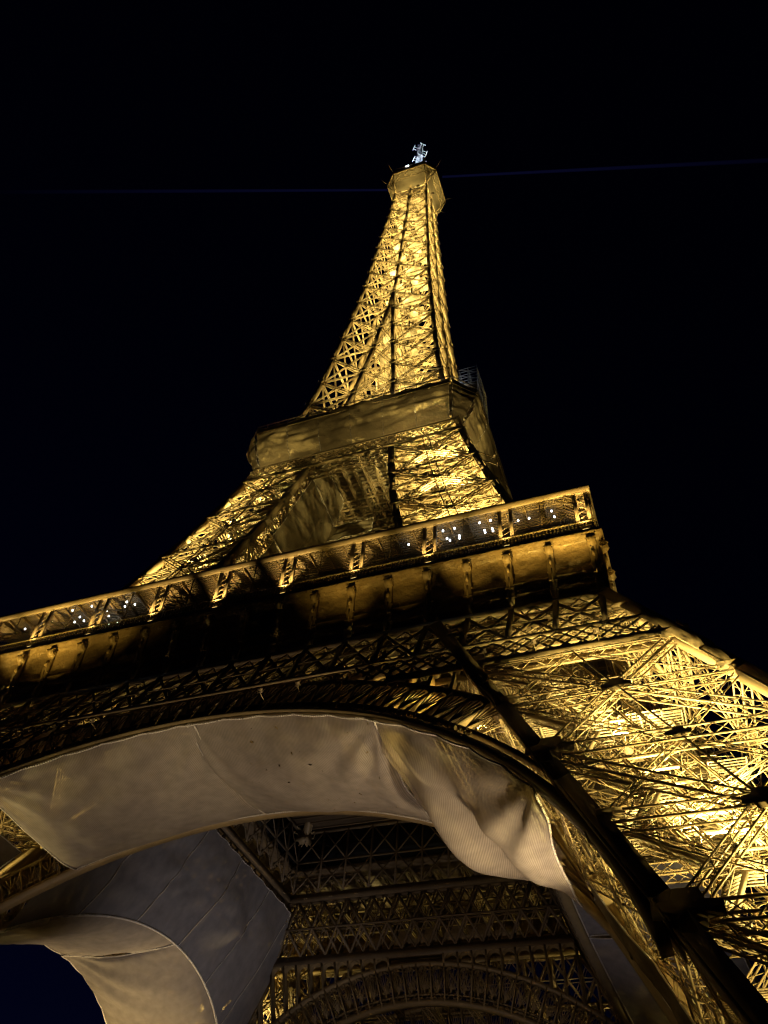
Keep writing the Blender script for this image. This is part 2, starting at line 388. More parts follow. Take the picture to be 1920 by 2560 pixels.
# ------------------------------------------------------------------ spire, second floor to top
LEV3 = [117.5, 125.5, 134, 143.3, 153.7, 163.8, 173.8, 183.6, 193.2, 202.1, 210.6, 219.2, 227, 235.2, 243.4, 251.2, 258.5, 265.5]
mb = MB()
for f in (CO,):
    pass
sp = MB(); sb = MB(); sg = sb; cps = [MB() for _ in range(4)]; ips = [MB() for _ in range(4)]
for k in range(4):
    rot = Matrix.Rotation(k*PI/2, 3, 'Z'); rt = lambda v: np.array(rot @ Vector(v))
    zs = LEV3 + [275]
    for za, zb in zip(zs[:-1], zs[1:]):
        w = .8 if za < 180 else .62
        cps[k].bar(rt(CO(za)), rt(CO(zb)), w, w, rt((0, 1, 0)))
        if b(za) > 0.3:
            for s_ in (-1, 1):
                f = lambda z: np.array([s_*b(z), -a(z), z]); ips[k].bar(rt(f(za)), rt(f(zb)), .72, .72, rt((0, 1, 0)))
                g = lambda z: np.array([s_*b(z), -b(z), z]); sb.bar(rt(g(za)), rt(g(zb)), .45, .45, rt((0, 1, 0)))
        else:
            f = lambda z: np.array([0, -a(z), z]); ips[k].bar(rt(f(za)), rt(f(zb)), .6, .6, rt((0, 1, 0)))
    n = rt((0, -1, .1))
    for za, zb in zip(LEV3[:-1], LEV3[1:]):
        sc_ = np.interp(za, [117, 265], [1, .6])
        for s_ in (-1, 1):
            fo = lambda z: rt(np.array([s_*a(z), -a(z), z])); fi = lambda z: rt(np.array([s_*b(z), -a(z), z]))
            sb.flat(fo(za), fi(zb), n, .55*sc_, .15*sc_+.02, .09, 1.7); sb.flat(fi(za), fo(zb), n, .55*sc_, .15*sc_+.02, .09, 1.7)
            sb.flat(fo(zb), fi(zb), n, .7*sc_, .16*sc_+.02, .09, 1.5)
            # half-height secondary lacing
            zm = (za+zb)/2
            c_ = (fo(zb)+fi(zb)+fo(za)+fi(za))/4
            octo(sg, fo(zb) + n*.45, rt((1,0,0)), (0,0,1), n, .85*sc_, .7*sc_); octo(sg, fi(zb) + n*.45, rt((1,0,0)), (0,0,1), n, .9*sc_, .75*sc_)
            # inner-side bracing of the four corner posts while they are apart
            if b(za) > .5:
                gi = lambda z: rt(np.array([s_*b(z), -b(z), z]))
                sb.flat(fi(za), gi(zb), rt((1,0,0)), .5, .11, .06, .9); sb.flat(gi(za), fi(zb), rt((1,0,0)), .5, .11, .06, .9); sb.flat(gi(zb), fi(zb), rt((1,0,0)), .5, .11, .06, .9)
        if b(za) > .5:
            f0 = lambda z: rt(np.array([-b(z), -a(z), z])); f1 = lambda z: rt(np.array([b(z), -a(z), z]))
            sb.flat(f0(za), f1(zb), n, .6, .12, .07, .8); sb.flat(f1(za), f0(zb), n, .6, .12, .07, .8); sb.flat(f0(zb), f1(zb), n, .7, .12, .07, .8)
        # diaphragm to the shaft and cross ties
        sb.flat(rt(CO(zb)), rt((1.6, -1.6, zb)), (0,0,1), .5, .1, .05, .9)
        sb.flat(rt((0, -a(zb), zb)), rt((0, -1.6, zb)), (0,0,1), .5, .1, .05, .9)
        sb.bar(rt((0, -a(za), za)), rt((1.6, -1.6, zb)), .12, .12)
spire = sb.build('spire', IRON, TOWER)
for m_ in ips: m_.build('middle_post', IRON, spire)
for m_ in cps: m_.build('corner_post', IRON, spire)
sh = MB()
for x in (-1.6, 0, 1.6):
    for y in (-1.6, 1.6):
        sh.bar((x, y, 118), (x, y, 272), .28, .28); sh.bar((y, x, 118), (y, x, 272), .28, .28)
for z in np.arange(119, 270, 4.4):
    for s_ in (-1, 1):
        sh.bar((-1.6, s_*1.6, z), (1.6, s_*1.6, z), .12, .35); sh.bar((s_*1.6, -1.6, z), (s_*1.6, 1.6, z), .12, .35)
        sh.bar((-1.6, s_*1.6, z), (1.6, s_*1.6, z+4.4), .12, .12); sh.bar((s_*1.6, -1.6, z), (s_*1.6, 1.6, z+4.4), .12, .12)
for k, z in enumerate(np.arange(119, 268, 8.8)):       # plated landings catch the upward light
    e = min(a(z)-1.0, 4.2)
    sh.prism([(-e if k % 2 else .2, -e, z), (-.2 if k % 2 else e, -e, z), (-.2 if k % 2 else e, -1.8, z), (-e if k % 2 else .2, -1.8, z)], (0, 0, .1))
    sh.prism([(1.8, -e if k % 2 else .2, z+2), (e, -e if k % 2 else .2, z+2), (e, -.2 if k % 2 else e, z+2), (1.8, -.2 if k % 2 else e, z+2)], (0, 0, .1))
    sh.prism([(-e, .2 if k % 2 else -e, z+1), (-1.8, .2 if k % 2 else -e, z+1), (-1.8, e if k % 2 else -.2, z+1), (-e, e if k % 2 else -.2, z+1)], (0, 0, .1))
sh.build('lift_shaft', SHEET, spire)
sl = []
for k, z in enumerate(LEV3[:-1]):
    e = a(z)*.62
    for x, y in (((-e, -e), (e, e)) if k % 2 else ((e, -e), (-e, e))):
        sl.append((x, y, z + .6)); spot((x, y, z + 1.4), (-x*.06, -y*.06, 1), P_SPIRE*np.interp(z, [117, 265], [1.0, .42]), 140, .7)
for x, y in ((-3, -6.6), (3, -6.6), (6.6, -3), (6.6, 3), (3, 6.6), (-3, 6.6), (-6.6, 3), (-6.6, -3)):
    sl.append((x, y, 261)); spot((x, y, 261.8), (x*.02, y*.02, 1), 4200, 110, .7)  # floodlights added outside the spire to brighten the third floor underside
floodlights(spire, sl)

# ------------------------------------------------------------------ arches
RIN, REX, KS, ZC = 35.6, 39.9, 1.1, 9.14
def arch_pt(phi, r, prof, dep=0.0):
    z = ZC + r*math.cos(phi)/KS; return np.array([r*math.sin(phi), -prof(z) + dep, z])
def make_arch(name, prof, dep, cell=True, rib=.55):
    mb = MB(); PH = np.radians(np.linspace(-74, 74, 109))
    for r, w, h in ((RIN, rib, dep+.1), (REX, rib*.9, dep+.1), (RIN+.9, .16, dep*.8)):
        lim = R(78) if r == RIN else R(44.5) if r == REX else R(60)
        pp = np.linspace(-lim, lim, 109); mb = MB(); n = len(pp); vs = []
        for p in pp:
            for rr, dd_ in ((r-w/2, -.05), (r-w/2, h-.05), (r+w/2, h-.05), (r+w/2, -.05)): vs.append(arch_pt(p, rr, prof, dd_))
        mb.poly(vs, [(i*4+j, i*4+(j+1) % 4, i*4+4+(j+1) % 4, i*4+4+j) for i in range(n-1) for j in range(4)] + [(0,1,2,3), (4*n-4,4*n-3,4*n-2,4*n-1)])
        if r == RIN: ar = mb.build(name, IRON, TOWER)
        else: mb.build('arch_rib', IRON, ar)
    fan = MB(); halves = (MB(), MB())
    dphi = 1.8/37.75; N = 16
    for k in range(-N, N):
        p0, p1 = k*dphi, (k+1)*dphi; pm = (p0+p1)/2
        for d in (0.0, dep):
            fan.bar(arch_pt(p0, RIN, prof, d), arch_pt(p0, REX, prof, d), .2, .12, (0, 1, 0))
            base = arch_pt(pm, RIN+1.0, prof, d)
            for f_ in (-.42, -.22, 0, .22, .42):
                fan.bar(base, arch_pt(pm + dphi*f_, REX - .35 - abs(f_)*1.6, prof, d), .09, .06, (0, 1, 0))
            # volutes
            for s_ in (-.32, .32):
                c = arch_pt(pm + dphi*s_, RIN+.62, prof, d)
                pts = [c + np.array([.26*math.cos(t), 0, .26*math.sin(t)]) for t in np.linspace(0, 2*PI, 9)]
                fan.path(pts, .08, .08, (0, 1, 0))
        # round-headed soffit plate across the depth of the arch
        A = []; B = []
        for t in np.linspace(0, PI, 11):
            q = pm - dphi*.44*math.cos(t); r = REX - 1.25 + .95*math.sin(t)
            A.append(arch_pt(q, r, prof, .06)); B.append(arch_pt(q, r, prof, dep - .06))
        fan.strip(A, B)
        fan.strip([arch_pt(p0, RIN+.1, prof, .06), arch_pt(p0, REX-1.25, prof, .06)], [arch_pt(p0, RIN+.1, prof, dep-.06), arch_pt(p0, REX-1.25, prof, dep-.06)])
    fan.build('fan_lattice', IRON, ar)
    # arcade between the arch and the horizontal girder
    zt = 44.6 if prof is a else 46.3
    cnt = 0
    xm = 2.0
    for k in range(-14, 14):
        x0, x1 = k*1.9, (k+1)*1.9; xc = (x0+x1)/2
        def zex(x): return ZC + math.sqrt(max(0, REX*REX - x*x))/KS
        zb = max(zex(x0), zex(x1)) ; top = zt
        if top - zex(xc) < 1.0 or max(abs(x0), abs(x1)) > 23.5: continue
        arc = halves[0 if xc < 0 else 1]
        P = lambda x, z, d: np.array([x, -prof(z) + d, z])
        for d in (0.0, dep):
            arc.bar(P(x0, zex(x0), d), P(x0, top, d), .26, .12, (0, 1, 0))
            arc.bar(P(x1, zex(x1), d), P(x1, top, d), .26, .12, (0, 1, 0))
        hz_ = top - .95
        ts = np.linspace(0, PI, 11)
        A = [P(xc - .86*math.cos(t), hz_ + .86*math.sin(t), .06) for t in ts]; B = [P(xc - .86*math.cos(t), hz_ + .86*math.sin(t), dep - .06) for t in ts]
        zl, zr = zex(x0+.1), zex(x1-.1)
        A = [P(xc-.86, min(zl, hz_), .06)] + A + [P(xc+.86, min(zr, hz_), .06)]; B = [P(xc-.86, min(zl, hz_), dep-.06)] + B + [P(xc+.86, min(zr, hz_), dep-.06)]
        arc.strip(A, B)
        for d in (0.0, dep):      # spandrel plate round the head
            pts = [P(xc - .86*math.cos(t), hz_ + .86*math.sin(t), d) for t in ts]
            ring = [P(x0, hz_, d)] + pts + [P(x1, hz_, d), P(x1, top, d), P(x0, top, d)]
            n_ = len(pts)
            vs = pts + [P(x0, hz_, d), P(x0, top, d), P(x1, top, d), P(x1, hz_, d)]
            half = n_//2
            fs = [tuple([n_, n_+1] + list(range(half, -1, -1))), tuple([n_+1, n_+2, half]), tuple([n_+2, n_+3] + list(range(n_-1, half-1, -1)))]
            arc.poly(vs, fs)
    for h_ in halves: h_.build('arcade', IRON, ar)
    return ar
arch_o = make_arch('arch', a, 1.25)
arch_i = make_arch('inner_arch', b, 1.0, rib=.6)
for r_ in QUARTERS[1:]: copy_part(arch_o, TOWER, r_); copy_part(arch_i, TOWER, r_)
# ------------------------------------------------------------------ horizontal girders of the first floor
def zex(x): return ZC + math.sqrt(max(0, REX*REX - x*x))/KS
g = MB(); lat = MB(); posts = MB()
PF = lambda x, z, d=0.0: np.array([x, -a(z) - .52 + d, z])
def chord(z, h, xa=None):
    X = a(z)
    for d in (0, 1.3):
        g.bar(PF(-X, z, d), PF(X, z, d), .16, h, (0, 0, 1))
X41 = 17.5
for s_ in (-1, 1):
    for d in (0, 1.3): g.bar(PF(s_*X41, 41.6, d), PF(s_*a(41.6), 41.6, d), .14, .6, (0, 0, 1))
chord(44.7, .42); chord(50.4, .8); chord(47.5, .14)
# fine diamond lattice between 41.6 and 44.7
xs = np.arange(-38.4, 38.4, 1.28)
for x in xs:
    for s_ in (-1, 1):
        x1 = x + s_*2.56
        n_ = 6
        zs = np.linspace(41.8, 44.6, n_)
        for i in range(n_-1):
            xa, xb = x + (x1-x)*i/(n_-1), x + (x1-x)*(i+1)/(n_-1)
            xm = (xa+xb)/2; zm = (zs[i]+zs[i+1])/2
            if abs(xm) < a(zm) and zm > zex(xm) + .15 and abs(xm) > 14: lat.bar(PF(xa, zs[i]), PF(xb, zs[i+1]), .2, .06, (0, 1, 0))
# posts under the consoles and great crosses between them
CX = [(-34.47 + 3.83*k) for k in range(19)]
for k, x in enumerate(CX):
    for d in (0, 1.3): lat.bar(PF(x, 44.7, d), PF(x, 50.6, d), .5, .22, (0, 1, 0))
for k in range(18):
    x0, x1 = CX[k], CX[k+1]
    for d in (0.05, 1.25):
        lat.bar(PF(x0, 44.9, d), PF(x1, 50.2, d), .3, .08, (0, 1, 0)); lat.bar(PF(x1, 44.9, d), PF(x0, 50.2, d), .3, .08, (0, 1, 0))
        xm = (x0+x1)/2
        lat.bar(PF(x0, 47.5, d), PF(xm, 50.2, d), .12, .06, (0, 1, 0)); lat.bar(PF(x1, 47.5, d), PF(xm, 50.2, d), .12, .06, (0, 1, 0))
        lat.bar(PF(x0, 47.5, d), PF(xm, 44.9, d), .12, .06, (0, 1, 0)); lat.bar(PF(x1, 47.5, d), PF(xm, 44.9, d), .12, .06, (0, 1, 0))
for p in FRZ: g.bar(p + (0, 0, -.1), (p[0], -a(41.9) - .5, 41.75), .05, .07)
girder = g.build('outer_girder', IRON, TOWER); lat.build('girder_lattice', IRON, girder)
fz = floodlight_mesh(); fo = None
for p in FRZ:
    if fo is None: fo = fz.build('added_projector', IRON_D, girder); o = fo
    else: o = fo.copy(); COL.objects.link(o); o.parent = girder
    o.location = p; o.scale = (.4, .4, .4)
g = MB(); lat = MB()
PB = lambda x, z, d=0.0: np.array([x, -b(z) - .3 + d, z])
for z, h in ((46.8, 1.1), (53.8, 1.0), (50.3, .16)):
    for d in (0, .9): g.bar(PB(-b(z), z, d), PB(b(z), z, d), .4, h, (0, 0, 1))
for k in range(11):
    L = 2*b(50)/11; x0 = -b(50) + L*k
    for d in (0.0, .9):
        for (u, v) in ((0, 1), (1, 0)):
            lat.bar(PB(x0+L*u, 47.3, d), PB(x0+L*v, 53.3, d), .3, .1, (0, 1, 0))
            lat.bar(PB(x0+L*(u-.5), 47.3, d), PB(x0+L*(v-.5), 53.3, d), .16, .08, (0, 1, 0))
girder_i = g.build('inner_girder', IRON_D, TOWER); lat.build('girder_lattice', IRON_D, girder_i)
for r_ in QUARTERS[1:]: copy_part(girder, TOWER, r_); copy_part(girder_i, TOWER, r_)

# floor beams under the first floor and cross ties between the two arches
fb = MB()
for x in CX[1:-1]:
    fb.truss((x, -33.2, 54.6), (x, -17.5, 54.6), (1, 0, 0), 1.9, .3, .16, .09, 1.1, False)
for y in (-21, -25, -29, -32):
    fb.truss((-30, y, 55.2), (30, y, 55.2), (0, 1, 0), 1.2, .25, .12, .07, 1.1, False)
for ph in (-30, -20, -10, 0, 10, 20, 28, 38):
    p = R(ph)
    for r in (REX-.3, RIN+.25): fb.truss(arch_pt(p, r, a, 1.2), arch_pt(p, r, b, 0), (math.sin(p), 0, math.cos(p)), .8, .4, .12, .07, 1.0)
    fb.flat(arch_pt(p, RIN+.5, a, 1.2), arch_pt(p, REX-.5, b, 0), (1, 0, 0), .5, .1, .06, 1.0)
fbo = fb.build('floor_beams', IRON, TOWER)
for r_ in QUARTERS[1:]: copy_part(fbo, TOWER, r_)

# ------------------------------------------------------------------ first floor: deck, frieze with consoles, gallery
deck = MB()
Zd = 57.3
for k in range(4):
    rot = Matrix.Rotation(k*PI/2, 3, 'Z'); rt = lambda v: tuple(rot @ Vector(v))
    deck.prism([rt((-35.0, -35.0, Zd)), rt((35.0, -35.0, Zd)), rt((17.3, -17.3, Zd)), rt((-17.3, -17.3, Zd))], (0, 0, .5))
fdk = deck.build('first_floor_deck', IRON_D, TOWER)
wl = MB()
for k in range(4):
    rot = Matrix.Rotation(k*PI/2, 3, 'Z'); rt = lambda v: tuple(rot @ Vector(v))
    for i in range(10):
        x0 = -17.1 + 3.8*i
        wl.bar(rt((x0, -17.1, 54.2)), rt((x0, -17.1, 63.2)), .34, .2)
        if i < 9:
            for z0_, z1_ in ((54.2, 58.6), (58.6, 63.2)):
                wl.bar(rt((x0, -17.1, z0_)), rt((x0+3.8, -17.1, z1_)), .2, .1, rt((0, 1, 0))); wl.bar(rt((x0+3.8, -17.1, z0_)), rt((x0, -17.1, z1_)), .2, .1, rt((0, 1, 0)))
    wl.bar(rt((-17, -17.1, 63.2)), rt((17, -17.1, 63.2)), .3, .5); wl.bar(rt((-17, -17.1, 58.6)), rt((17, -17.1, 58.6)), .16, .25)
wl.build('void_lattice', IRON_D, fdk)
vw = MB()
for k in range(4):
    rot = Matrix.Rotation(k*PI/2, 3, 'Z'); rt = lambda v: tuple(rot @ Vector(v))
    vw.prism([rt((-17.9, -17.6, 57.82)), rt((17.9, -17.6, 57.82)), rt((17.9, -17.6, 63.5)), rt((-17.9, -17.6, 63.5))], rt((0, -.15, 0)))
vw.build('added_void_panel', DARK, fdk)  # dark panels added round the open void to hide the bright legs behind
sf = MB(); sf.prism([(-18, -18, 63.6), (18, -18, 63.6), (18, 18, 63.6), (-18, 18, 63.6)], (0, 0, .3))
for i in range(22): sf.bar((-17, -16.6 + 1.58*i, 63.5), (17, -16.6 + 1.58*i, 63.5), .2, .2)
sf.build('added_void_lid', IRON_D, fdk)  # dark lid added over the open void to keep it black
def ringstrip(mb, prof, half=True):
    # profile (h, z) swept along one side with mitred ends
    A = [(-h, -h, z) for h, z in prof]; B = [(h, -h, z) for h, z in prof]
    n = len(prof); mb.poly(A + B, [(i, i+1, n+i+1, n+i) for i in range(n-1)])
fr = MB()
ringstrip(fr, [(34.2, 58.35), (35.52, 58.35), (35.52, 58.05), (35.62, 57.95), (35.62, 57.75), (35.4, 57.6), (35.3, 57.3), (35.12, 57.25), (35.0, 56.2), (34.85, 55.0), (34.78, 53.9),
               (34.98, 53.8), (34.98, 53.66), (34.82, 53.6), (34.80, 52.6), (34.98, 52.5), (34.98, 52.3), (34.8, 52.2), (34.75, 51.1), (35.0, 51.0), (35.0, 50.7), (34.4, 50.6)])
frieze = fr.build('frieze', FRIEZE_M, TOWER)
con = MB()
def console():
    mb = MB(); out = []
    # side outline in (outward o, z), a scroll bracket
    out = [(0, 57.2), (.75, 57.25)]
    out += [(.55 + .42*math.cos(t), 56.75 + .48*math.sin(t)) for t in np.linspace(1.1, -1.9, 9)]
    out += [(.36, 55.6), (.5, 55.1), (.46, 54.5), (.3, 53.6), (.24, 52.6), (.36, 52.3), (.36, 51.7), (.2, 51.1), (0, 51.0)]
    mb.prism([(-.32, -o, z) for o, z in out], (.64, 0, 0))
    for s_ in (-.36, .36):
        mb.path([(s_, -(.55 + r_*math.cos(t)), 56.75 + r_*math.sin(t)) for t, r_ in zip(np.linspace(0, 4*PI, 26), np.linspace(.44, .08, 26))], .09, .07, (1, 0, 0))
    mb.bar((0, -.42, 55.7), (0, -.55, 54.9), .34, .2, (1, 0, 0)); mb.bar((0, -.36, 54.6), (0, -.3, 53.0), .2, .14, (1, 0, 0))
    for z in (54.2, 53.2, 52.0): mb.bar((-.42, -.3, z), (.42, -.3, z), .14, .12)
    return mb
c0 = None
for x in CX:
    if c0 is None: c0 = console().build('console', IRON, frieze); o = c0
    else: o = c0.copy(); COL.objects.link(o); o.parent = frieze
    o.location = (x, -34.86, 0)
def lettering(txt, x, y, z, size, par):
    cu = bpy.data.curves.new('lettering', 'FONT'); cu.body = txt; cu.size = size; cu.align_x = 'CENTER'; cu.extrude = .03
    t = bpy.data.objects.new('tmp_text', cu); COL.objects.link(t)
    dg = bpy.context.evaluated_depsgraph_get(); me = bpy.data.meshes.new_from_object(t.evaluated_get(dg)); bpy.data.objects.remove(t)
    me.materials.clear(); me.materials.append(SHEET)
    o = bpy.data.objects.new('lettering', me); COL.objects.link(o); o.parent = par; o.location = (x, y, z); o.rotation_euler = (PI/2, 0, 0)
    return o
for r_ in QUARTERS[1:]: copy_part(frieze, TOWER, r_)
lettering('LEGENDRE', 28.7, -34.84, 52.85, .8, frieze); lettering('CHAPTAL', 32.4, -34.84, 52.85, .8, frieze)

# gallery: roof with fascia, posts, railing, netting, lamps
gal = MB()
ringstrip(gal, [(30.2, 64.35), (34.95, 64.35), (34.95, 64.15), (35.2, 64.15), (35.28, 64.5), (35.22, 64.9), (35.0, 65.1), (34.4, 65.15), (30.2, 65.3), (30.2, 64.35)])
for k in range(14):
    h = 30.6 + k*.32
    gal.bar((-h, -h, 64.31), (h, -h, 64.31), .26, .05)
gallery = gal.build('gallery_roof', SHEET, TOWER)
gw = MB()      # dark glazed back wall, ribs and roof brackets
gw.prism([(-30.4, -30.4, 57.8), (30.4, -30.4, 57.8), (30.4, -30.4, 64.3), (-30.4, -30.4, 64.3)], (0, .15, 0))
gw.build('back_wall', DARK, gallery)
rb = MB()
for k in range(37):
    x = -34.4 + 1.915*k
    if abs(x) < 34: rb.bar((x, -max(30.5, abs(x)), 64.1), (x, -34.9, 64.1), .1, .32)
for z in np.arange(58.6, 64.2, 1.4): rb.bar((-30.3, -30.48, z), (30.3, -30.48, z), .12, .1)
for k in range(16): rb.bar((-30 + 4*k, -30.5, 57.8), (-30 + 4*k, -30.5, 64.2), .14, .14)
for k in range(9): rb.bar((-30.9 + 7.65*k, -34.9, 58.4), (-30.9 + 7.65*k, -34.9, 64.2), .09, .09)
rb.build('roof_rib', IRON, gallery)
PX = [-34.55 + 7.678*k for k in range(10)]
pm = MB()
for s_ in (-.55, .55):
    pm.bar((s_, 0, 58.3), (s_, 0, 64.3), .26, .3)
    for d in (-.13, .13): pm.bar((s_+d, -.14, 58.3), (s_+d, -.14, 64.3), .06, .08)
for i in range(7): pm.bar((-.42, -.02, 58.9+i*.75), (.42, -.02, 59.4+i*.75), .05, .03, (0, 1, 0))
pm.bar((-.72, 0, 58.45), (.72, 0, 58.45), .5, .3); pm.bar((-.72, 0, 64.15), (.72, 0, 64.15), .4, .3)
for s_ in (-1, 1):          # raking brackets to the roof
    pm.bar((s_*.55, .1, 62.4), (s_*.9, 2.2, 64.1), .1, .2); pm.bar((s_*.55, .1, 61.8), (s_*.55, 3.2, 64.1), .1, .14)
p0 = None
PSKIP = []
for i, x in enumerate(PX):
    x = max(-34.2, min(34.2, x))
    if p0 is None:
        p0 = pm.build('gallery_post', SHEET, gallery); o = p0
    else: o = p0.copy(); COL.objects.link(o); o.parent = gallery
    o.location = (x, -34.95, 0)
rl = MB()
rl.bar((-35.2, -35.25, 59.65), (35.2, -35.25, 59.65), .14, .1); rl.bar((-35.2, -35.25, 58.45), (35.2, -35.25, 58.45), .12, .12)
for k in range(212):
    x = -35.0 + k*.332
    rl.bar((x, -35.25, 58.5), (x, -35.25, 58.85), .09, .09); rl.bar((x, -35.25, 58.85), (x, -35.25, 59.2), .15, .15); rl.bar((x, -35.25, 59.2), (x, -35.25, 59.6), .08, .08)
rl.build('railing', SHEET, gallery)
cn = MB()
for k in range(9):
    x0, x1 = PX[k] + .75, PX[k+1] - .75
    L = x1 - x0; H = 4.4; z0 = 59.7; st_ = .42
    for m_ in range(int(-H/st_), int(L/st_)+1):
        for s_ in (1, -1):
            xs_ = x0 + m_*st_; xe = xs_ + H; zs_, ze = z0, z0 + H
            if xs_ < x0: zs_ += x0 - xs_; xs_ = x0
            if xe > x1: ze -= xe - x1; xe = x1
            if ze - zs_ < .1: continue
            if s_ == 1: cn.bar((xs_, -35.02, zs_), (xe, -35.02, ze), .018, .018, (0, 1, 0))
            else: cn.bar((x0+x1-xs_, -35.04, zs_), (x0+x1-xe, -35.04, ze), .018, .018, (0, 1, 0))
cn.build('wire_netting', IRON_D, gallery)
def bulb(par, p):
    mb = MB(); vs = []; n = 8; m_ = 5
    for i in range(m_+1):
        t = PI*i/m_
        for j in range(n): vs.append((.10*math.sin(t)*math.cos(2*PI*j/n), .10*math.sin(t)*math.sin(2*PI*j/n), .13*math.cos(t)))
    fs = [(i*n+j, i*n+(j+1) % n, (i+1)*n+(j+1) % n, (i+1)*n+j) for i in range(m_) for j in range(n)]
    mb.poly(vs, fs); return mb
LR = [(16.5,-33.7),(20.4,-34.5),(21.6,-34.5),(20.5,-33.4),(20.7,-33.1),(21.8,-33.4),(21.7,-33.1),(24.2,-34.5),(25.3,-34.5),(24.4,-33.4),(24.4,-33.1),(25.2,-33.4),(25.2,-33.1),(27.9,-33.7),(29.0,-33.7),(31.3,-34),(31.4,-33.2)]
LL = [(-31.0,-33.6),(-27.1,-33.7),(-23.6,-34.8),(-23.4,-33.6),(-24.5,-33.0),(-23.3,-32.9),(-21.0,-34.8),(-21.0,-33.7),(-19.7,-33.7),(-20.8,-33.0),(-20.0,-32.8),(-20.7,-31.7),(-19.5,-31.7),(-23.2,-31.7),(-16.7,-34.3),(-17.3,-33.7),(-16.0,-33.7)]
b0 = None
for x, y in LR + LL:
    if b0 is None: b0 = bulb(None, None).build('ceiling_lamp', LAMP_W, gallery); o = b0
    else: o = b0.copy(); COL.objects.link(o); o.parent = gallery
    o.location = (x, y, 63.6)
for k in range(10):
    x = max(-34.2, min(34.2, PX[k]))
    on = 1.0 if k not in (6,) else .5
    spot((x, -36.1, 58.35), (0, .14, 1), P_GAL*(1.9 if k in (3, 4, 5, 9) else 1.2), 64, .7, (1.0, .66, .2), .12)
# small lamps at the post feet
fm = MB(); fm.prism([(-.26, -.14, 0), (.26, -.14, 0), (.2, .14, 0), (-.2, .14, 0)], (0, 0, .16))
f0 = None
for k in range(10):
    x = max(-34.2, min(34.2, PX[k]))
    if f0 is None: f0 = fm.build('post_lamp', LAMP_S, gallery); o = f0
    else: o = f0.copy(); COL.objects.link(o); o.parent = gallery
    o.location = (x, -35.2, 58.42)
# the other three sides: roof, wall, ribs, railing
for r_ in QUARTERS[1:]:
    c = gallery.copy(); COL.objects.link(c); c.rotation_euler.z = r_
    for ch in list(gallery.children):
        if ch.name.split('.')[0] in ('back_wall', 'roof_rib', 'railing', 'wire_netting'):
            d = ch.copy(); COL.objects.link(d); d.parent = c
    if r_ == QUARTERS[1]:
        for i, x in enumerate(PX):
            d = p0.copy(); COL.objects.link(d); d.parent = c; d.location = (max(-34.2, min(34.2, x)), -34.95, 0)

# ------------------------------------------------------------------ second floor
g2 = MB(); P2 = lambda x, z, d=0.0: np.array([x, -a(z) - .5 + d, z])
for z, h in ((105.0, .55), (109.2, .5), (112.6, .5)): g2.bar(P2(-a(z), z), P2(a(z), z), .35, h)
for x in np.arange(-18, 18, 1.5):
    for s_ in (-1, 1):
        x1 = x + s_*3.0
        for i in range(4):
            xa, xb = x + (x1-x)*i/4, x + (x1-x)*(i+1)/4; za, zb = 105 + 4.2*i/4, 105 + 4.2*(i+1)/4
            if abs((xa+xb)/2) < a(za): g2.bar(P2(xa, za), P2(xb, zb), .2, .06, (0, 1, 0))
for k in range(9):
    L = 34/9; x0 = -17 + L*k
    g2.bar(P2(x0, 109.4), P2(x0+L, 112.4), .2, .06, (0, 1, 0)); g2.bar(P2(x0+L, 109.4), P2(x0, 112.4), .2, .06, (0, 1, 0)); g2.bar(P2(x0, 109.2), P2(x0, 112.6), .24, .1, (0, 1, 0))
for p in TLP: g2.bar(p + (0, 0, -.1), (p[0], -a(104.8) - .3, 104.8), .1, .16)
gird2 = g2.build('second_floor_girder', IRON, TOWER)
for p in TLP:
    o = fo.copy(); COL.objects.link(o); o.parent = gird2; o.location = p; o.scale = (.5, .5, .5)
zf = 103.4
g3 = MB(); g3.truss((-b(zf)+.4, -18.0, zf), (b(zf)-.4, -18.0, zf), (0, 1, 0), 1.0, .8, .16, .1, 1.2)
tr2 = g3.build('cross_girder', IRON, TOWER)
for z in (66, 80):
    g3 = MB(); g3.truss((-b(z), -b(z), z), (b(z), -b(z), z), (0, 1, 0), 1.4, .5, .16, .1, 1.3); g3.build('cross_girder', IRON, tr2)
g3 = MB()
for x in np.arange(-7, 7.5, 1.75):
    g3.truss((x, -17, 109.5), (x, 0, 109.5), (1, 0, 0), .9, .2, .12, .07, 1.2, False)
for y in (-16, -9, -1): g3.bar((-8, y, 110), (8, y, 110), .2, .3)
g3.build('ceiling_girder', IRON, tr2)
for r_ in QUARTERS[1:]: copy_part(gird2, TOWER, r_); copy_part(tr2, TOWER, r_)
d2 = MB(); H2, V2 = 20.3, 16.9
octg = [(-V2, -H2), (V2, -H2), (H2, -V2), (H2, V2), (V2, H2), (-V2, H2), (-H2, V2), (-H2, -V2)]
d2.prism([(x, y, 115.4) for x, y in octg], (0, 0, .5))
dk2 = d2.build('second_floor_deck', IRON_D, TOWER)
rm = MB()
for s_, z, w, h in ((1.02, 117.6, .16, .14), (1.02, 116.6, .1, .1), (1.02, 115.6, .2, .35)):
    pts = [(x*s_, y*s_, z) for x, y in octg]; pts.append(pts[0]); rm.path(pts, w, h)
for i in range(8):
    p, q = np.array(octg[i])*1.02, np.array(octg[(i+1) % 8])*1.02
    n_ = max(2, int(np.linalg.norm(q-p)/1.9))
    for k in range(n_): c_ = p + (q-p)*k/n_; rm.bar((*c_, 115.5), (*c_, 117.6), .09, .09)
rm.build('rim_rail', IRON, dk2)
cb = MB()
for k in range(30):
    y = -14.8 + k*.98
    cb.bar((-8.5, y, 110.6), (8.5, y, 110.6), .8, .06)
for x in (-8, -4, 0, 4, 8): cb.bar((x, -15, 110.4), (x, 15, 110.4), .2, .3)
cb.build('ceiling_boards', SHEET, dk2)
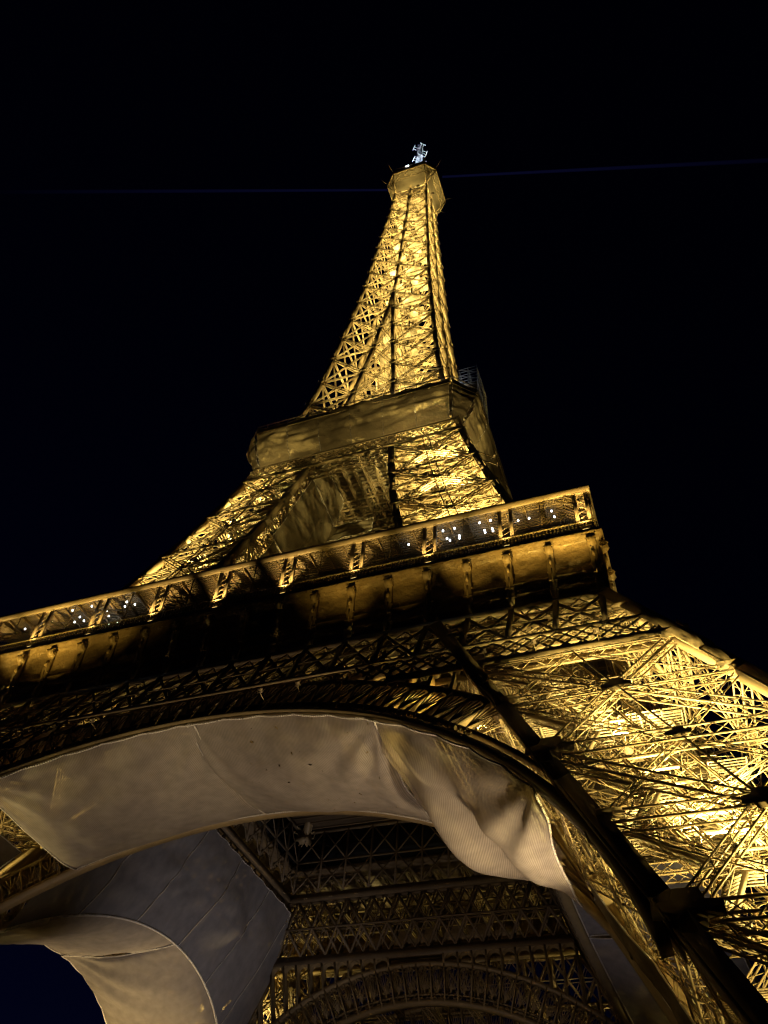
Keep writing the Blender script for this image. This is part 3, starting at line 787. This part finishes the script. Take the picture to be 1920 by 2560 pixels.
up2 = MB()         # low cabins and upper rail on the second floor
for s_ in (-1, 1):
    up2.prism([(s_*9-3, -14.2, 116), (s_*9+3, -14.2, 116), (s_*9+3, -12, 116), (s_*9-3, -12, 116)], (0, 0, 3.2))
up2.build('cabin', IRON_D, dk2)
lt = MB(); lt.bar((8.2, -19.6, 118.4), (10.4, -19.2, 118.0), .14, .14); lt.bar((9.3, -19.4, 116), (9.3, -19.4, 118.2), .07, .07)
lt.build('lamp_tube', LAMP_W, dk2)
point((9.3, -18.6, 118.6), 420, (.8, .9, 1.0), .2); point((15.5, -17, 121), 160, (.9, .95, 1.0), .2)

# tarpaulin wrapped round the second floor
def sheet(name, F, nu, nv, mat, parent=None, smooth=True, su=1.0, sv=1.0):
    vs = []; uv = []
    for i in range(nu+1):
        for j in range(nv+1):
            vs.append(tuple(F(i/nu, j/nv))); uv.append((i/nu*su, j/nv*sv))
    fs = [(i*(nv+1)+j, (i+1)*(nv+1)+j, (i+1)*(nv+1)+j+1, i*(nv+1)+j+1) for i in range(nu) for j in range(nv)]
    mb = MB(); mb.poly(vs, fs)
    return mb.build(name, mat, parent, uv=uv, smooth=smooth)
from mathutils import noise as mnoise
def nz(x, y, z=0.0): return mnoise.noise(Vector((x, y, z)))
TOPR = [(-19.4, -20.9)] 
def tarp_panel(p, q, pb, qb, ztop, zbot, seed, name, label, nsc):
    p, q, pb, qb = map(np.array, (p, q, pb, qb)); L = np.linalg.norm(q-p)
    out = unit(np.array([(q-p)[1], -(q-p)[0]]))
    def F(u, v):
        top = p + (q-p)*u; bot = pb + (qb-pb)*u
        sc_ = .55*abs(math.sin(u*nsc*PI))            # scallops between the ties
        z = ztop - sc_*(1-v)**3; 
        z = z + (zbot + .7*nz(u*L*.25, seed, 1.3) - z)*v
        c_ = top + (bot - top)*(v**1.15)
        bulge = .75*math.sin(PI*min(1, v*1.05))**.8
        fold = 1.5*(.22*nz(u*L*.35 + v*1.5, v*2.5 + seed*3, seed) + .26*nz(u*L*.12 + 2*v, v*7, seed+5) + .13*nz(u*L*.25 - 2*v, v*15, seed+9) + .04*nz(u*L*1.1, v*20, seed))
        c_ = c_ + out*(bulge + fold*math.sin(PI*v)**.5 if v > 0 else 0.0)
        return (c_[0], c_[1], z)
    o = sheet(name, F, max(24, int(L*4)), 30, TARP); tag(o, label, 'tarpaulin', 'tarpaulins wrapped round the second floor')
    rp = MB()
    for u in np.linspace(0, 1, max(2, int(L/5.5)+1))[(0 if L < 8 else 0):]:
        rp.path([np.array(F(min(.999, max(.001, u)), v)) + np.array([*out*.05, 0]) for v in np.linspace(0.02, .98, 10)], .06, .06)
    rp.build('seam', ROPE, o)
    return o
hT, vT, hB = 20.7, 17.2, 17.2
tops = [(-vT, -hT), (vT, -hT), (hT, -vT), (hT, vT), (vT, hT), (-vT, hT), (-hT, vT), (-hT, -vT)]
bots = [(-16.6, -hB), (16.2, -hB), (hB, -16.2), (hB, 16.6), (16.6, hB), (-16.6, hB), (-hB, 16.6), (-hB, -16.6)]
TL = {0: 'long olive tarpaulin wrapped along the front of the second floor, sagging in scallops', 1: 'narrow creased olive tarpaulin round the chamfered corner of the second floor above the bright leg',
      2: 'olive tarpaulin seen edge-on falling down the side of the second floor towards the gallery roof', 7: 'pale end panel of tarpaulin at the chamfered corner far from the scaffold'}
for i in (0, 1, 2, 7):
    tarp_panel(tops[i], tops[(i+1) % 8], bots[i], bots[(i+1) % 8], 117.3, 108.6, 2.3*i+1, 'wrap_tarpaulin', TL[i], {0: 9, 1: 1, 2: 9, 7: 1}[i])
# tarpaulins hung between the legs above the first floor
def hung(P00, P10, P11, P01, seed, label, bag=.5, mat=TARP_D, name='hung_tarpaulin', nu=30, nv=24):
    P00, P10, P11, P01 = map(lambda v: np.array(v, float), (P00, P10, P11, P01))
    n = unit(np.cross(P10-P00, P01-P00))
    def F(u, v):
        c_ = P00*(1-u)*(1-v) + P10*u*(1-v) + P11*u*v + P01*(1-u)*v
        return c_ + n*(bag*math.sin(PI*u)*math.sin(PI*v) + .3*nz(u*6+seed, v*6, seed) + .12*nz(u*17, v*5+seed, seed))
    o = sheet(name, F, nu, nv, mat); tag(o, label, 'tarpaulin', 'tarpaulins hung between the upper legs')
    rp = MB()
    for e in (0, 1):
        rp.path([F(e, v) for v in np.linspace(0, 1, 9)], .08, .08); rp.path([F(u, e) for u in np.linspace(0, 1, 9)], .08, .08)
    rp.build('hem_rope', ROPE, o); return o
bp_ = lambda z, y, off=.75: (-b(z)+off, y, z)
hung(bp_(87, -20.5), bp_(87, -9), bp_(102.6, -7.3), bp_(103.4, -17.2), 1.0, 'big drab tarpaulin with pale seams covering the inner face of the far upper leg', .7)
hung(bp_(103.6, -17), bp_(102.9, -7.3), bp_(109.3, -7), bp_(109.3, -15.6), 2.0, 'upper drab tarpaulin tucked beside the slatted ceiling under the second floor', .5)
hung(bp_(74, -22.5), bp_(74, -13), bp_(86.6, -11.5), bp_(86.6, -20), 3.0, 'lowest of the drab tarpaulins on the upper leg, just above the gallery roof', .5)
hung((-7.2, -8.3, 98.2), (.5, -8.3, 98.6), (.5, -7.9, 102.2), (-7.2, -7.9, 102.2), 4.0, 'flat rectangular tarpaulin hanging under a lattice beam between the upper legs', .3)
# scaffold beside the spire
scf = empty('scaffold', (18.8, -12.5, 116)); tag(scf, 'grey tube scaffold standing at the edge of the second floor', 'scaffold')
sm = MB(); sr = MB()
for x in (-1.4, 0.2, 1.8):
    for y in (-3.4, -1.1, 1.2, 3.4): sm.bar((x, y, 0), (x, y, 12.6 if (x > 1 and y < -3) else 11), .09, .09)
sm.build('standard', GREY, scf)
for z in np.arange(1, 11.2, 1.0):
    for x in (-1.4, 0.2, 1.8): sr.bar((x, -3.5, z), (x, 3.5, z), .07, .07)
    for y in (-3.4, -1.1, 1.2, 3.4): sr.bar((-1.5, y, z), (1.9, y, z), .07, .07)
for z in (1, 3, 5, 7, 9): sr.bar((1.8, -3.4, z), (1.8, -1.1, z+2), .06, .06); sr.bar((-1.4, -3.4, z+2), (1.8, -3.4, z), .06, .06)
sr.build('ledger', GREY, scf)
sd_ = MB()
for z in (2, 6): sd_.prism([(-1.4, -3.4, z), (1.8, -3.4, z), (1.8, 3.4, z), (-1.4, 3.4, z)], (0, 0, .06))
sd_.build('plank_deck', SHEET, scf)

# ------------------------------------------------------------------ third floor and antenna
t3 = MB()
def octr(h, v, z): return [(-v, -h, z), (v, -h, z), (h, -v, z), (h, v, z), (v, h, z), (-v, h, z), (-h, v, z), (-h, -v, z)]
def loft(mb, rings):
    n = 8; vs = [p for r_ in rings for p in r_]
    mb.poly(vs, [(i*n+j, i*n+(j+1) % n, (i+1)*n+(j+1) % n, (i+1)*n+j) for i in range(len(rings)-1) for j in range(n)])
loft(t3, [octr(5.1, 5.0, 266.5), octr(5.6, 5.05, 270), octr(6.8, 5.1, 273), octr(8.25, 5.2, 275.2)])
top3 = t3.build('third_floor', SHEET, TOWER)
t3 = MB(); loft(t3, [octr(8.3, 5.25, 275.2), octr(8.42, 5.3, 275.5), octr(8.42, 5.3, 278.2), octr(8.1, 5.1, 278.5), octr(5.6, 4.0, 279.5), octr(5.0, 3.6, 283), octr(2.5, 2.0, 285), octr(1.2, 1.0, 292), octr(.05, .05, 292.1)])
t3.build('cabin', IRON_D, top3)
t3 = MB()
for i in range(8):
    for (h0, v0, z0, h1, v1, z1) in ((5.2, 5.05, 267, 8.3, 5.25, 275.1),):
        pa = octr(h0, v0, z0)[i]; pb2 = octr(h1, v1, z1)[i]; t3.bar(pa, pb2, .22, .3)
        pc = octr(h1, v1, z1)[(i+1) % 8]; t3.bar(pb2, pc, .25, .25)
        pm_ = octr(6.75, 5.15, 272.8); t3.bar(pm_[i], pm_[(i+1) % 8], .16, .16)
        n_ = 4 if i % 2 == 0 else 2
        for k in range(n_):
            f0_, f1_ = k/n_, (k+1)/n_
            A_ = np.array(pm_[i]); B_ = np.array(pm_[(i+1) % 8]); C_ = np.array(pb2); D_ = np.array(pc)
            t3.bar(A_+(B_-A_)*f0_, C_+(D_-C_)*f1_, .1, .12); t3.bar(A_+(B_-A_)*f1_, C_+(D_-C_)*f0_, .1, .12)
for i, (x, y, z) in enumerate(octr(8.4, 5.3, 277)):
    t3.bar((x, y, z), (x*1.28, y*1.28, z+3.5), .06, .06)
for x in np.arange(-4.5, 5, 1.3): t3.bar((x, -8.2, 278.3), (x, -8.3, 279.8 + .6*math.sin(x*5)), .09, .09)
t3.bar((-4.8, -8.3, 279.3), (4.8, -8.3, 279.3), .06, .06)
t3.build('bracket', IRON, top3)
an = MB()
for s1 in (-1, 1):
    for s2 in (-1, 1):
        an.bar((s1*1.1, s2*1.1, 285), (s1*.75, s2*.75, 327), .2, .2)
for z in np.arange(285, 327, 1.2):
    e = np.interp(z, [285, 327], [1.1, .75])
    for s_ in (-1, 1):
        an.bar((-e, s_*e, z), (e, s_*e, z+1.2), .09, .09); an.bar((s_*e, -e, z), (s_*e, e, z+1.2), .09, .09)
        an.bar((-e, s_*e, z), (e, s_*e, z), .1, .1); an.bar((s_*e, -e, z), (s_*e, e, z), .1, .1)
an.prism([(-.5, -.5, 300), (.5, -.5, 300), (.5, .5, 300), (-.5, .5, 300)], (0, 0, 26.5))
ant = an.build('antenna_mast', WHITE, top3)
for zz, L in ((321.5, 2.55), (309, 2.2)):
    ar_ = MB()
    for k in range(4):
        t = k*PI/2 + R(42)
        d = np.array([math.cos(t), math.sin(t), 0]); s_ = np.array([-d[1], d[0], 0])
        for q in (-.42, .42): ar_.bar(d*.6 + s_*q + (0, 0, zz), d*L + s_*q + (0, 0, zz), .2, .2)
        ar_.bar(d*L - s_*1.15 + (0, 0, zz), d*L + s_*1.15 + (0, 0, zz), .26, .5)
    ar_.build('dipole_arm', WHITE, ant)
for x, y in ((-6, -5), (5, -6), (6, 5), (-5, 6)):
    spot((x, y, 283), (-x, -y, 36), 26000, 60, .6, (.72, .84, 1.0), .3)
bc = MB(); bc.prism([(-.5, -.35, 0), (.5, -.35, 0), (.5, .35, 0), (-.5, .35, 0)], (0, 0, .8)); o = bc.build('beacon_lamp', LAMP_W, top3); o.location = (-.6, -8.1, 278.4)
# searchlight beams: light in thin air, fading with distance
def beam(tip, end, r0, r1, label):
    tip = Vector(tip); end = Vector(end); d = end - tip; L = d.length
    m, t, out = newmat('beam_light'); tc = t.nodes.new('ShaderNodeTexCoord'); sx = t.nodes.new('ShaderNodeSeparateXYZ')
    t.links.new(tc.outputs['Object'], sx.inputs[0])
    mr = t.nodes.new('ShaderNodeMapRange'); mr.inputs['From Min'].default_value = 0; mr.inputs['From Max'].default_value = L; mr.inputs['To Min'].default_value = 1; mr.inputs['To Max'].default_value = 0.02
    t.links.new(sx.outputs['Z'], mr.inputs['Value'])
    pw = t.nodes.new('ShaderNodeMath'); pw.operation = 'POWER'; pw.inputs[1].default_value = 1.6; t.links.new(mr.outputs[0], pw.inputs[0])
    ml = t.nodes.new('ShaderNodeMath'); ml.operation = 'MULTIPLY'; ml.inputs[1].default_value = BEAM_K; t.links.new(pw.outputs[0], ml.inputs[0])
    em = t.nodes.new('ShaderNodeEmission'); em.inputs[0].default_value = (.16, .18, 1.0, 1); t.links.new(ml.outputs[0], em.inputs[1])
    t.links.new(em.outputs[0], out.inputs['Volume'])
    mb = MB(); n = 12; vs = [(r0*math.cos(2*PI*j/n), r0*math.sin(2*PI*j/n), 0) for j in range(n)] + [(r1*math.cos(2*PI*j/n), r1*math.sin(2*PI*j/n), L) for j in range(n)]
    mb.poly(vs, [tuple(range(n))[::-1], tuple(range(n, 2*n))] + [(j, (j+1) % n, (j+1) % n+n, j+n) for j in range(n)])
    o = mb.build('light_beam', m); o.location = tip; o.rotation_mode = 'QUATERNION'; o.rotation_quaternion = d.to_track_quat('Z', 'Y')
    tag(o, label, 'light beam')
BEAM_K = 0.017
beam((-9.2, -.9, 285), (-150, -46.5, 285), .4, .8, 'faint blue searchlight beam fading out away from the mast, lower in the sky')
beam((8.6, .4, 285), (150, 39.5, 285), .4, .9, 'blue searchlight beam rising slightly as it leaves the tower top')

# ------------------------------------------------------------------ netting under the arches
def soffit_net(ph0, ph1, prof_rot, sag, label, seed, mat, pouch=0.0, twist=0.0, radial=(.25, .35), idep=-.12, group='safety nets slung under the arches'):
    rot = Matrix.Rotation(prof_rot, 3, 'Z')
    w = abs(ph1-ph0)*RIN
    def F(u, v):
        ph = ph0 + (ph1-ph0)*u
        o_ = arch_pt(ph, RIN-.32, a, .3 + .0); i_ = arch_pt(ph, RIN-.36, b, idep)
        c_ = o_ + (i_ - o_)*v
        s_ = (4*v*(1-v))**.8
        e_ = (math.sin(PI*u))**.5 if 0 < u < 1 else 0
        down = sag*s_*(.25 + .75*e_) + pouch*s_*max(0, math.sin(PI*min(1, u*1.0)))*(.3+u) + .45*v*0
        inward = np.array([-math.sin(ph), 0, -math.cos(ph)*.8])
        f_ = .95*nz(u*w*.11 + seed, v*1.6, seed) + .22*nz(u*w*.3 + 3*v, v*2.5 + seed, seed*2) + .07*nz(u*w*.9 - 4*v, v*6, seed)
        r1 = math.hypot(u*w, v*15) + .01; th1 = math.atan2(v*15, u*w); r2 = math.hypot((1-u)*w, v*15) + .01; th2 = math.atan2(v*15, (1-u)*w)
        f_ += radial[0]*math.sin(13*th1 + seed)*min(1, r1/3)*math.exp(-r1/9) + radial[1]*math.sin(12*th2 + seed*2)*min(1, r2/3)*math.exp(-r2/9)
        if twist: f_ += twist*s_*math.exp(-((u - .18 - .5*v)/.10)**2) - .6*twist*s_*math.exp(-((u - .34 - .5*v)/.12)**2)
        edge = .18*abs(math.sin(u*w*.9))*(1-v)**6          # gathered top edge between ties
        c_ = c_ + inward*(down*.35 + f_*(s_**.5) + edge) + np.array([0, 0, -1])*down*.65
        return tuple(rot @ Vector(c_))
    o = sheet('safety_net', F, max(30, int(w*3)), 44, mat, None, True, w, 17.0)
    tag(o, label, 'safety net', group)
    rp = MB()
    for e in (0, 1):
        off = lambda u: np.array(rot @ Vector((-math.sin(ph0+(ph1-ph0)*u), 0, -math.cos(ph0+(ph1-ph0)*u))))*.1
        rp.path([np.array(F(e, v)) + off(e) for v in np.linspace(0, 1, 45)], .11, .11)
        rp.path([np.array(F(u, e)) + off(u) for u in np.linspace(0, 1, 91)], .12, .12)
    rp.build('edge_rope', ROPE, o)
    return o
soffit_net(R(-30), R(.6), 0, 2.6, 'taut smooth beige net under the front arch, beside the lattice tie', 1.0, NET_W)
soffit_net(R(-.5), R(29.6), 0, 2.9, 'golden beige net with small torn holes at the crown of the front arch', 2.0, NET_H)
soffit_net(R(28.4), R(56), 0, 1.5, 'bulging folded net pouch hanging under the front arch next to the bright leg', 3.0, NET_W, 2.4, 1.7, (.9, .3))
soffit_net(R(-48), R(-.2), -PI/2, 3.0, 'grey belly of netting low beside the open sky', 4.0, NET_W, idep=1.35)
soffit_net(R(.2), R(40), -PI/2, 2.2, 'netting with a bright yellow lower edge against the dark blue sky', 5.0, NET_W, idep=1.35)
soffit_net(R(-20), R(10), PI/2, 1.0, 'narrow grey net between the bright leg and the far arch, just below the pouch', 6.0, NET_G)
soffit_net(R(10.4), R(44), PI/2, 1.0, 'creased grey net with white seams running down beside the bright leg', 7.0, NET_G)
def arch_z(y): return ZC + math.sqrt(max(0, RIN*RIN - y*y))/KS
def curtainF(u, v):
    y = -23 + (23+22)*u; zt = 52.4 - .18*abs(math.sin(u*40)); zb = arch_z(y) - .38
    ylim = b(zb)
    z = zb + (zt-zb)*v
    yy = max(-b(z)+.2, min(b(z)-.1, y))
    off = 1.35 + (1.5*abs(nz(u*4.5 + v, v*1.6, 3.3)) + .6*abs(nz(u*11 - 2*v, v*3, 8.8)) + .3*abs(math.sin(PI*u*5.5)))*math.sin(PI*v)*(1 - u**8)
    return (-b(z) + off, yy, z)
cu = sheet('curtain_net', curtainF, 90, 26, NET_G, None, True, 45, 11); tag(cu, 'large dark grey net curtain with long pale seams hung across the girder', 'safety net', 'safety nets slung under the arches')
rp = MB()
for u in (.18, .36, .55, .74, .9): rp.path([np.array(curtainF(u + .05*(v-.5), v)) + (.07, 0, 0) for v in np.linspace(0, 1, 70)], .10, .10)
rp.path([np.array(curtainF(u, 0)) + (.05, 0, 0) for u in np.linspace(0, 1, 120)], .16, .16)
rp.path([np.array(curtainF(u, 1)) + (.05, 0, 0) for u in np.linspace(0, 1, 60)], .08, .08)
rp.build('seam', ROPE, cu)
# canvas on the inner face of the near leg
hung((b(8)-.7, -b(8)-1, 8), (b(8)-.7, -b(8)-7.5, 8), (b(27)-.7, -b(27)-3.5, 27), (b(27)-.7, -b(27)-.5, 27), 6.0, 'long brown canvas strip stretched on the inner face of the bright leg', .2, name='leg_canvas')

hung((-b(22)+.7, -b(22)-9, 22), (-b(22)+.7, -b(22)-1, 22), (-b(39)+.7, -b(39)-1.5, 39), (-b(39)+.7, -b(39)-11, 39), 9.0, 'dark brown canvas behind the lattice tie at the far end of the front net', .3, name='leg_canvas')
# ------------------------------------------------------------------ plaza, and unseen fill spots added on it and in the legs
pv = MB(); pv.poly([(-3000, -3000, 0), (3000, -3000, 0), (3000, 3000, 0), (-3000, 3000, 0)], [(0, 1, 2, 3)])
tag(pv.build('ground', PAVE), 'wide pale gravel plaza under the tower', 'ground', kind='structure')
pier = MB()
for f in (CO, CF, CR, CI):
    c_ = f(1.5)
    pier.prism([(c_[0]-3, c_[1]-3, 0), (c_[0]+3, c_[1]-3, 0), (c_[0]+3, c_[1]+3, 0), (c_[0]-3, c_[1]+3, 0)], (0, 0, 3.2))
pr_ = pier.build('masonry_pier', painted('pier_stone', (.25, .22, .18), (.38, .34, .28), .85), TOWER)
for r_ in QUARTERS[1:]: copy_part(pr_, TOWER, r_)
for x, y, z, k_, dv, c_ in ((-12, -34, .6, .7, (0, .05, 1), (1.0, .78, .6)), (6, -34, .6, .6, (0, .05, 1), (1.0, .76, .56)), (20, -33, .6, .5, (0, .02, 1), (1.0, .74, .54)), (6, 4, .6, 1.5, (-.55, 0, 1), (1.0, .9, .88)),
                     (-32, 2, .6, .5, (0, 0, 1), (1.0, .8, .7)), (20, -6, .6, .5, (.3, .1, 1), (.95, .85, .95)), (4, -4, .6, .6, (0, .55, 1), (1.0, .78, .62)),
                     (33.5, -40, 14, 1.9, (-.75, .12, 1), (1.0, .74, .42)), (-36, -38, 16, .8, (.8, .1, 1), (1.0, .74, .5)), (-38, 33, 14, 8.0, (.1, -.8, 1), (1.0, .72, .3))):
    spot((x, y, z), dv, P_FILL*k_, 56, .9, c_, .5)
